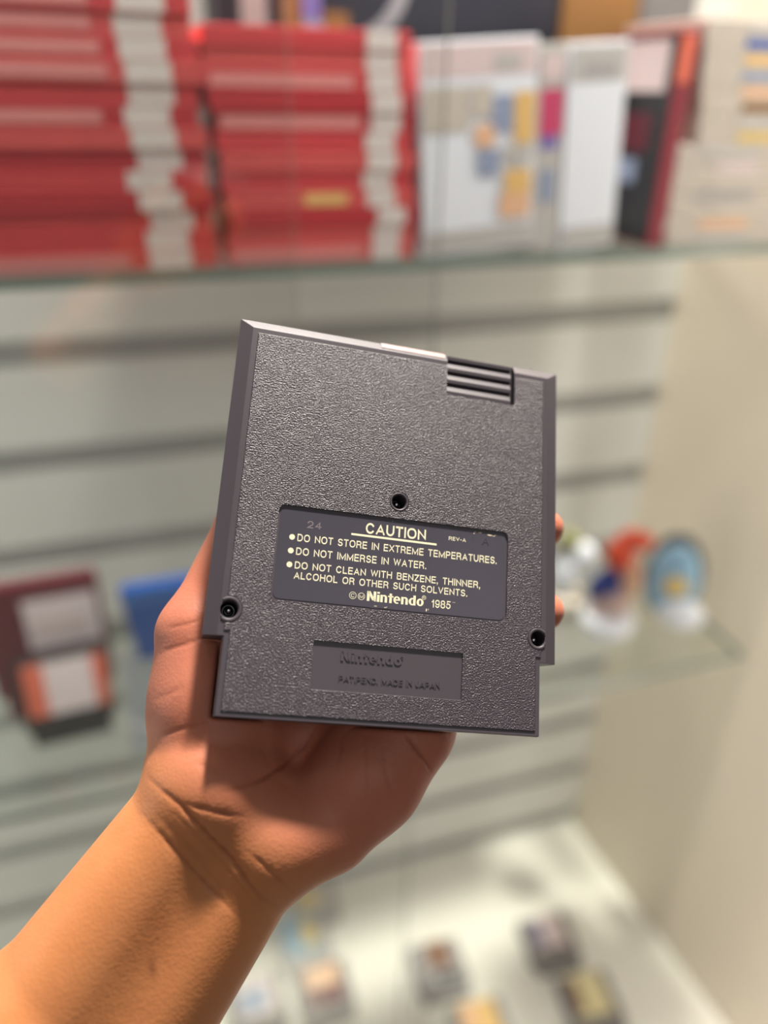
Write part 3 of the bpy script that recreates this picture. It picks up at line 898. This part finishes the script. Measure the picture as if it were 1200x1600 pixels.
face_line('REV-A', 18.75, 63.45, 25.0, 1.32, w=0.17, sp=0.22)
face_line('DO NOT STORE IN EXTREME TEMPERATURES.', -33.2, 56.95, 36.55, 2.5)
face_line('DO NOT IMMERSE IN WATER.', -33.2, 52.4, 11.2, 2.5)
face_line('DO NOT CLEAN WITH BENZENE, THINNER,', -33.2, 47.85, 30.75, 2.4)
face_line('ALCOHOL OR OTHER SUCH SOLVENTS.', -33.15, 44.5, 26.2, 2.35)
for by in (58.15, 53.6, 49.0):
    bm.faces.new([bm.verts.new((x, y, ZT)) for x, y in circ(-34.95, by, 0.95, 20)])
face_line('1985', 13.7, 39.7, 20.4, 2.7, w=0.15, sp=0.16)
logo(bm, -8.6, 39.75, 10.1, 3.3, ZT)
circle_mark(bm, -13.35, 41.05, 1.2, 'C', 0.16, ZT, 1.25)
circle_mark(bm, -10.45, 41.0, 1.2, 'M', 0.16, ZT, 1.25)
circle_mark(bm, 10.95, 42.7, 0.72, 'R', 0.14, ZT, 0.8)
face_up(bm)
link('printed_text', scaled(bm), m_ink, st)
bm = bmesh.new()
text(bm, '24', -30.3, 61.75, -25.6, 2.5, 0.15, ZT, 0.25)
face_up(bm)
link('faint_number', scaled(bm), m_faint, st)
bm = bmesh.new()
text(bm, 'A', 30.95, 63.4, 33.4, 2.7, 0.12, -0.55)
thicken(bm, 0.14)
link('stamped_letter', scaled(bm), m_stick, st)
# scuffs where the sticker has flaked
m_flake = mat('bare_pale_flake', srgb(206, 190, 160), 0.6)
bm = bmesh.new()
rnd = random.Random(3)
def flake(cx, cy, rx, ry, n=9):
    pts = [(cx + rx * math.cos(2 * math.pi * k / n) * rnd.uniform(0.5, 1.1), cy + ry * math.sin(2 * math.pi * k / n) * rnd.uniform(0.5, 1.1), ZT + 0.003) for k in range(n)]
    bm.faces.new([bm.verts.new(p) for p in pts])
for a in ((30.2, 67.4, 0.9, 0.22), (28.3, 67.5, 0.5, 0.15), (33.6, 67.0, 1.1, 0.3), (35.2, 66.8, 0.6, 0.16), (35.9, 67.2, 0.5, 0.12), (27.9, 66.9, 0.3, 0.2),
          (-1.5, 67.6, 0.4, 0.1), (-5.5, 38.25, 0.8, 0.16), (-2.2, 38.1, 0.5, 0.18), (-1.7, 38.3, 0.2, 0.2), (12.0, 38.6, 0.3, 0.55), (12.7, 38.9, 0.12, 0.4), (21.5, 42.1, 0.8, 0.08)):
    flake(*a)
face_up(bm)
link('worn_flake', scaled(bm), m_flake, st)
# dents pressed into the sticker (lower middle, upper right)
for (cx, cy, w_, h_) in ((-6.0, 39.0, 2.6, 3.0), (33.0, 64.6, 4.2, 4.4), (27.4, 65.4, 1.0, 3.0)):
    bm = bmesh.new(); n = 12
    grid = [[bm.verts.new((cx + w_ * (i / n - 0.5), cy + h_ * (j / n - 0.5), -0.55 + 0.004 + 0.10 * math.sin(math.pi * i / n) * math.sin(math.pi * j / n) ** 0.7 * (0.6 + 0.4 * math.sin(7 * i / n)))) for j in range(n + 1)] for i in range(n + 1)]
    for i in range(n):
        for j in range(n):
            f = bm.faces.new((grid[i][j], grid[i + 1][j], grid[i + 1][j + 1], grid[i][j + 1])); f.smooth = True
    for v in bm.verts: v.co.z -= 0.03
    link('sticker_crease', scaled(bm), m_stick, st)
# moulded lettering in the lower recess
bm = bmesh.new()
logo(bm, -15.8, 19.75, 3.6, 3.0, -0.61)
circle_mark(bm, 4.4, 22.2, 0.5, 'R', 0.14, -0.61, 0.55)
text(bm, 'PAT.PEND. MADE IN JAPAN', -15.9, 13.4, 17.8, 1.85, 0.15, -0.61, 0.16, 0.7)
thicken(bm, 0.28)
link('moulded_lettering', scaled(bm), m_smooth, root)

# ================================================================== the hand
"""The left hand and forearm as one continuous surface: tapered bones blended into a distance field, then meshed (surface nets)."""
def Kc(x, y, z): return RC @ np.array([x, y, z], float) + TC               # cartridge mm -> camera-axes mm
def Cc(px, py, d): return np.array([(px - 600) / F * d, (800 - py) / F * d, -d])
VIS = {'wa': [336.9, 1223.0, 256, 18.4], 'wb': [420.2, 1302.7, 258, 17.4], 'ea': [45.0, 1637.3, 243, 25.6], 'eb': [131.2, 1719.6, 246, 25.2],
       'th0': [317.3, 1172.7, 264, 15.3], 'th1': [338.9, 1098.9, 266, 18.9], 'th2': [312.6, 991.6, 268, 13.4], 'th3': [376.5, 822.1, 283, 9.3],
       'hy0': [509.4, 1281.6, 262, 15.3], 'hy1': [569.9, 1208.6, 268, 17.6], 'hy2': [631.7, 1135.9, 276, 16.2],
       'pc0': [400.0, 1255.0, 272, 15.0], 'pc1': [470.0, 1170.0, 284, 15.0]}
HID = {'th4': (-47, 93, -27, 8.8), 'th5': (-42, 108, -27, 7.8),
       'im': (-22, 42, -34, 12), 'mm': (-3, 37, -35, 12.5), 'rm': (13, 25, -35, 12), 'pm': (20, 6, -33, 12),
       'i1': (-14, 82, -31, 9.6), 'i2': (-6, 104, -28, 8.6), 'i3': (2, 121, -26, 7.6),
       'm1': (16, 72, -34, 9.8), 'm2': (34, 93, -29, 8.8), 'm3': (48, 107, -26, 7.6),
       'r1': (36, 52, -34, 9.2), 'r2': (55, 67, -31, 8.2), 'r3': (64.74, 77.97, -21, 6.84),
       'p1': (36, 25, -33, 8.4), 'p2': (53, 38, -31, 7.4), 'p3': (64.77, 45.72, -21, 7.08)}
NODE = {k: (Cc(*v[:3]), v[3]) for k, v in VIS.items()}
NODE.update({k: (Kc(*v[:3]), v[3]) for k, v in HID.items()})
# the forearm carries on towards the elbow, out of the picture
for a, b in (('wa', 'ea'), ('wb', 'eb')):
    d = NODE[b][0] - NODE[a][0]
    NODE[b + 'x'] = (NODE[b][0] + d * 0.75 + np.array([0, 0, -8.0]), NODE[b][1] + 3.5)
PALM = [('wa', 'ea'), ('wb', 'eb'), ('wa', 'wb'), ('ea', 'eb'), ('wa', 'th0'), ('th0', 'th1'), ('th1', 'th2'), ('wb', 'hy0'), ('hy0', 'hy1'), ('hy1', 'hy2'), ('hy2', 'pm'),
        ('wa', 'pc0'), ('wb', 'pc0'), ('pc0', 'pc1'), ('pc1', 'im'), ('pc1', 'mm'), ('pc1', 'rm'), ('hy1', 'rm'), ('th1', 'pc1'), ('th1', 'im'),
        ('ea', 'eax'), ('eb', 'ebx'), ('eax', 'ebx')]
FING = [[('th1', 'th2'), ('th2', 'th3'), ('th3', 'th4'), ('th4', 'th5')], [('im', 'i1'), ('i1', 'i2'), ('i2', 'i3')], [('mm', 'm1'), ('m1', 'm2'), ('m2', 'm3')],
        [('rm', 'r1'), ('r1', 'r2'), ('r2', 'r3')], [('pm', 'p1'), ('p1', 'p2'), ('p2', 'p3')]]

def rcone(P, a, b, ra, rb):
    ba = b - a; l2 = ba @ ba; rr = ra - rb; a2 = l2 - rr * rr; il2 = 1 / l2
    pa = P - a; y = pa @ ba; z = y - l2
    x2 = ((pa * l2 - y[:, None] * ba) ** 2).sum(1); y2 = y * y * l2; z2 = z * z * l2
    k = np.sign(rr) * rr * rr * x2
    d = (np.sqrt(x2 * a2 * il2) + y * rr) * il2 - ra
    top = np.sign(z) * a2 * z2 > k
    bot = (np.sign(y) * a2 * y2 < k) & ~top
    d = np.where(top, np.sqrt(x2 + z2) * il2 - rb, d)
    return np.where(bot, np.sqrt(x2 + y2) * il2 - ra, d)
def smin(a, b, k):
    h = np.maximum(k - np.abs(a - b), 0) / k
    return np.minimum(a, b) - h * h * k * 0.25
def boxd(P, lo, hi):
    Q = (P - TC) @ RC
    c = (np.array(lo) + np.array(hi)) / 2; h = (np.array(hi) - np.array(lo)) / 2
    q = np.abs(Q - c) - h
    return np.linalg.norm(np.maximum(q, 0), axis=1) + np.minimum(q.max(1), 0)
def sdf(P):
    c = lambda a, b: rcone(P, NODE[a][0], NODE[b][0], NODE[a][1], NODE[b][1])
    D = None
    for a, b in PALM:
        d = c(a, b); D = d if D is None else smin(D, d, 9.0)
    fs = None
    for ch in FING:
        Fg = None
        for a, b in ch:
            d = c(a, b); Fg = d if Fg is None else smin(Fg, d, 2.0)
        fs = Fg if fs is None else smin(fs, Fg, 1.2)
    D = smin(D, fs, 7.0)
    B = np.minimum(boxd(P, (-59.95, 24.2, -17.25), (59.95, 134.2, 0)), boxd(P, (-53.6, -0.3, -17.25), (53.6, 25, 0)))
    return -smin(-D, B, 1.5)

HSTEP = 0.66
def surface_nets():
    pts = np.array([v[0] for v in NODE.values()]); rr = np.array([v[1] for v in NODE.values()])
    lo = (pts - rr[:, None]).min(0) - 6; hi = (pts + rr[:, None]).max(0) + 6
    B = 8
    nb = np.ceil((hi - lo) / (HSTEP * B)).astype(int)
    n = nb * B + 1
    G = np.full(n, 10.0, np.float32)
    ctr = np.stack(np.meshgrid(*[np.arange(k) for k in nb], indexing='ij'), -1).reshape(-1, 3)
    cc = lo + (ctr + 0.5) * B * HSTEP
    dc = sdf(cc)
    rad = B * HSTEP * 0.87 + 2.5
    off = np.stack(np.meshgrid(*[np.arange(B + 1)] * 3, indexing='ij'), -1).reshape(-1, 3)
    for blk, d in zip(ctr, dc):
        s = tuple(slice(b * B, b * B + B + 1) for b in blk)
        if d < -rad: G[s] = np.minimum(G[s], -10.0)
    near = ctr[np.abs(dc) <= rad]
    for i in range(0, len(near), 400):
        q = near[i:i + 400]
        idx = (q[:, None, :] * B + off[None]).reshape(-1, 3)
        G[idx[:, 0], idx[:, 1], idx[:, 2]] = sdf(lo + idx * HSTEP)
    ins = G < 0
    sh = [slice(None, -1), slice(1, None)]
    cnt = sum(ins[sh[a], sh[b], sh[c]].astype(np.int8) for a in (0, 1) for b in (0, 1) for c in (0, 1))
    cell = (cnt > 0) & (cnt < 8)
    cid = np.full(cell.shape, -1, np.int64)
    ci = np.argwhere(cell)
    cid[cell] = np.arange(len(ci))
    acc = np.zeros((len(ci), 3)); wt = np.zeros(len(ci))
    corners = [(a, b, c) for a in (0, 1) for b in (0, 1) for c in (0, 1)]
    for a in corners:
        for ax in range(3):
            if a[ax]: continue
            b = list(a); b[ax] = 1
            va = G[ci[:, 0] + a[0], ci[:, 1] + a[1], ci[:, 2] + a[2]].astype(float); vb = G[ci[:, 0] + b[0], ci[:, 1] + b[1], ci[:, 2] + b[2]].astype(float)
            m = (va < 0) != (vb < 0)
            t = np.where(m, va / np.where(m, va - vb, 1), 0)
            p = np.tile(np.array(a, float), (len(ci), 1)); p[:, ax] = t
            acc += p * m[:, None]; wt += m
    V = lo + (ci + acc / wt[:, None]) * HSTEP
    quads = []
    for ax in range(3):
        s0 = [slice(None)] * 3; s1 = [slice(None)] * 3
        s0[ax] = slice(None, -1); s1[ax] = slice(1, None)
        A, Bq = ins[tuple(s0)], ins[tuple(s1)]
        e = np.argwhere(A != Bq)
        o = [i for i in range(3) if i != ax]
        ok = (e[:, o[0]] > 0) & (e[:, o[1]] > 0) & (e[:, o[0]] < n[o[0]] - 1) & (e[:, o[1]] < n[o[1]] - 1)
        e = e[ok]
        def cidx(d0, d1):
            q = e.copy(); q[:, o[0]] -= d0; q[:, o[1]] -= d1
            return cid[q[:, 0], q[:, 1], q[:, 2]]
        q = np.stack([cidx(1, 1), cidx(0, 1), cidx(0, 0), cidx(1, 0)], 1)
        fl = A[e[:, 0], e[:, 1], e[:, 2]]
        if ax == 1: fl = ~fl
        q[~fl] = q[~fl][:, ::-1]
        quads.append(q)
    return V, np.concatenate(quads)

HV, HQ = surface_nets()
def grad(P, e=0.4):
    g = np.stack([sdf(P + np.array(d) * e) - sdf(P - np.array(d) * e) for d in ((1, 0, 0), (0, 1, 0), (0, 0, 1))], 1)
    return g / np.maximum(np.linalg.norm(g, axis=1, keepdims=True), 1e-9)
NRM = grad(HV)
# skin creases of palm and wrist: (line in the photograph, depth mm, half width mm)
CREASE = [
 ([(226, 1206), (232, 1216), (255, 1238), (280, 1256), (320, 1300), (360, 1340), (388, 1380), (408, 1404), (428, 1414), (446, 1424)], 0.75, 0.7),
 ([(276, 1250), (298, 1259), (320, 1265), (360, 1274), (386, 1275)], 0.5, 0.6),
 ([(212, 1260), (222, 1272), (240, 1292), (280, 1336), (320, 1380), (360, 1420), (386, 1445)], 0.42, 0.6),
 ([(384, 1328), (416, 1356), (440, 1378), (460, 1396)], 0.3, 0.5),
 ([(496, 1132), (472, 1168), (445, 1195), (415, 1216), (383, 1229), (349, 1238)], 0.6, 0.7),
 ([(629, 1140), (649, 1168), (667, 1192), (677, 1214)], 0.6, 0.65),
 ([(571, 1140), (572, 1200), (573, 1260)], 0.22, 0.7),
 ([(534, 1150), (531, 1180), (526, 1210)], 0.22, 0.7),
 ([(596, 1160), (601, 1195), (608, 1230), (612, 1250)], 0.22, 0.7),
 ([(245, 1025), (269, 1013), (299, 1004), (326, 996)], 0.30, 0.8),
 ([(255, 984), (275, 979), (299, 973), (318, 966)], 0.28, 0.8),
 ([(239, 1153), (260, 1147), (278, 1141), (314, 1132), (334, 1126)], 0.28, 0.8),
 ([(236, 1095), (262, 1085), (290, 1070)], 0.15, 0.8),
 ([(240, 1270), (285, 1310), (330, 1362)], 0.16, 0.8),
 ([(262, 1262), (300, 1296), (345, 1350)], 0.16, 0.8),
 ([(300, 1190), (330, 1200), (352, 1215)], 0.18, 1.0),
 ([(250, 1282), (300, 1334), (350, 1392), (376, 1424)], 0.15, 0.5),
 ([(292, 1288), (340, 1340), (392, 1404), (424, 1426)], 0.14, 0.5),
 ([(300, 1150), (345, 1170), (385, 1160)], 0.12, 0.7),
 ([(430, 1215), (470, 1250), (480, 1290)], 0.10, 0.7),
]
px = 600 + F * HV[:, 0] / -HV[:, 2]; py = 800 - F * HV[:, 1] / -HV[:, 2]; dep = -HV[:, 2]
facing = (NRM * (-HV / np.linalg.norm(HV, axis=1, keepdims=True))).sum(1) > 0.05
UV = np.stack([px, py], 1)
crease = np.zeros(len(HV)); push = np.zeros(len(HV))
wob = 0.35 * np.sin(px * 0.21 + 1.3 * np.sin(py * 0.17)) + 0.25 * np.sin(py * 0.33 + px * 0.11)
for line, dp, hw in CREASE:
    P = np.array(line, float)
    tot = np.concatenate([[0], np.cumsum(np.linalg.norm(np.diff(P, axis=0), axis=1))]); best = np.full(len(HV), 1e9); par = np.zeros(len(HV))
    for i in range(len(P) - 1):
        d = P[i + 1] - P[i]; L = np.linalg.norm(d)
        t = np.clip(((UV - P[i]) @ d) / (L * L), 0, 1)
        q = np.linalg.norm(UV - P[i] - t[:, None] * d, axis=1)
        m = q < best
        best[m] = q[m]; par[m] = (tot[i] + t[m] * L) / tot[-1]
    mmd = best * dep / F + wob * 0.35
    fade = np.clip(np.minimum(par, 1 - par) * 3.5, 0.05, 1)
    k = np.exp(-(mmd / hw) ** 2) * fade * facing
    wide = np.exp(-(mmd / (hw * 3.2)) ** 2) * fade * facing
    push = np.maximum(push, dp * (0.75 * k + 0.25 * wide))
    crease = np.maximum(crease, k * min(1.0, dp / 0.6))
HV = HV - NRM * push[:, None]
# flexor tendons under the wrist skin: faint long ridges
ax = NODE['ea'][0] * 0.5 + NODE['eb'][0] * 0.5 - (NODE['wa'][0] + NODE['wb'][0]) * 0.5
axn = ax / np.linalg.norm(ax)
wc = (NODE['wa'][0] + NODE['wb'][0]) / 2
al = (HV - wc) @ axn
palm = 1 / (1 + np.exp((al + 2.0) / 5.0))                      # pinker glabrous skin beyond the wrist crease
# palm side only: the back of the hand has arm-coloured skin
pn = Rn = RC[:, 2]
side = NRM @ pn
palm = palm * np.clip((side + 0.35) / 0.6, 0, 1)
# small mark on the forearm
mk = np.exp(-(((px - 238) / 6.5) ** 2 + ((py - 1512 - (px - 238) * 0.6) / 17) ** 2)) * facing

me = bpy.data.meshes.new('hand')
WV = CP + (HV * 0.001) @ RW                                    # camera axes -> world
base_pt = CP + RW.T @ (wc * 0.001)
me.from_pydata((WV - base_pt).tolist(), [], HQ.tolist())
me.update()
bm = bmesh.new(); bm.from_mesh(me)
bmesh.ops.recalc_face_normals(bm, faces=bm.faces)
bm.to_mesh(me); bm.free()
for p in me.polygons: p.use_smooth = True
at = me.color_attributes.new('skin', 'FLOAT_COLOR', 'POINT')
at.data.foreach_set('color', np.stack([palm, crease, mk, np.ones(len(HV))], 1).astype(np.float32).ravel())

m = bpy.data.materials.new('skin')
m.use_nodes = True
nt = m.node_tree
p = nt.nodes['Principled BSDF']
N_ = nt.nodes.new; Lk = nt.links.new
ca = N_('ShaderNodeVertexColor'); ca.layer_name = 'skin'
sp = N_('ShaderNodeSeparateColor'); Lk(ca.outputs['Color'], sp.inputs[0])
tc = N_('ShaderNodeTexCoord')
n1 = N_('ShaderNodeTexNoise'); n1.inputs['Scale'].default_value = 55; n1.inputs['Detail'].default_value = 4
n2 = N_('ShaderNodeTexNoise'); n2.inputs['Scale'].default_value = 420; n2.inputs['Detail'].default_value = 3
vo = N_('ShaderNodeTexVoronoi'); vo.inputs['Scale'].default_value = 900
for n in (n1, n2, vo): Lk(tc.outputs['Object'], n.inputs['Vector'])
def mixc(f, a, b):
    x = N_('ShaderNodeMixRGB')
    for s, v in ((0, f), (1, a), (2, b)):
        if hasattr(v, 'is_linked') or hasattr(v, 'links'): Lk(v, x.inputs[s])
        else: x.inputs[s].default_value = v
    return x.outputs[0]
arm = mixc(n1.outputs['Fac'], srgb(184, 114, 68), srgb(206, 136, 86))
plm = mixc(n1.outputs['Fac'], srgb(168, 96, 73), srgb(192, 120, 95))
c1 = mixc(sp.outputs[0], arm, plm)
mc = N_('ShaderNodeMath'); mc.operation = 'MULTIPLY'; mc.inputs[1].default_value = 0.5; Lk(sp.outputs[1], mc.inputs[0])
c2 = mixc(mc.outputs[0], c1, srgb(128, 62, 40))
mm_ = N_('ShaderNodeMath'); mm_.operation = 'MULTIPLY'; mm_.inputs[1].default_value = 0.55; Lk(sp.outputs[2], mm_.inputs[0])
c3 = mixc(mm_.outputs[0], c2, srgb(120, 62, 40))
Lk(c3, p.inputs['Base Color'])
p.inputs['Roughness'].default_value = 0.5
p.inputs['Specular IOR Level'].default_value = 0.35
p.inputs['Subsurface Weight'].default_value = 0.12
p.inputs['Subsurface Radius'].default_value = (0.004, 0.0014, 0.0007)
p.inputs['Subsurface Scale'].default_value = 0.6
ad = N_('ShaderNodeMath'); ad.operation = 'ADD'; Lk(n2.outputs['Fac'], ad.inputs[0]); Lk(vo.outputs['Distance'], ad.inputs[1])
bp = N_('ShaderNodeBump'); bp.inputs['Strength'].default_value = 0.16; bp.inputs['Distance'].default_value = 0.00035
Lk(ad.outputs[0], bp.inputs['Height']); Lk(bp.outputs[0], p.inputs['Normal'])
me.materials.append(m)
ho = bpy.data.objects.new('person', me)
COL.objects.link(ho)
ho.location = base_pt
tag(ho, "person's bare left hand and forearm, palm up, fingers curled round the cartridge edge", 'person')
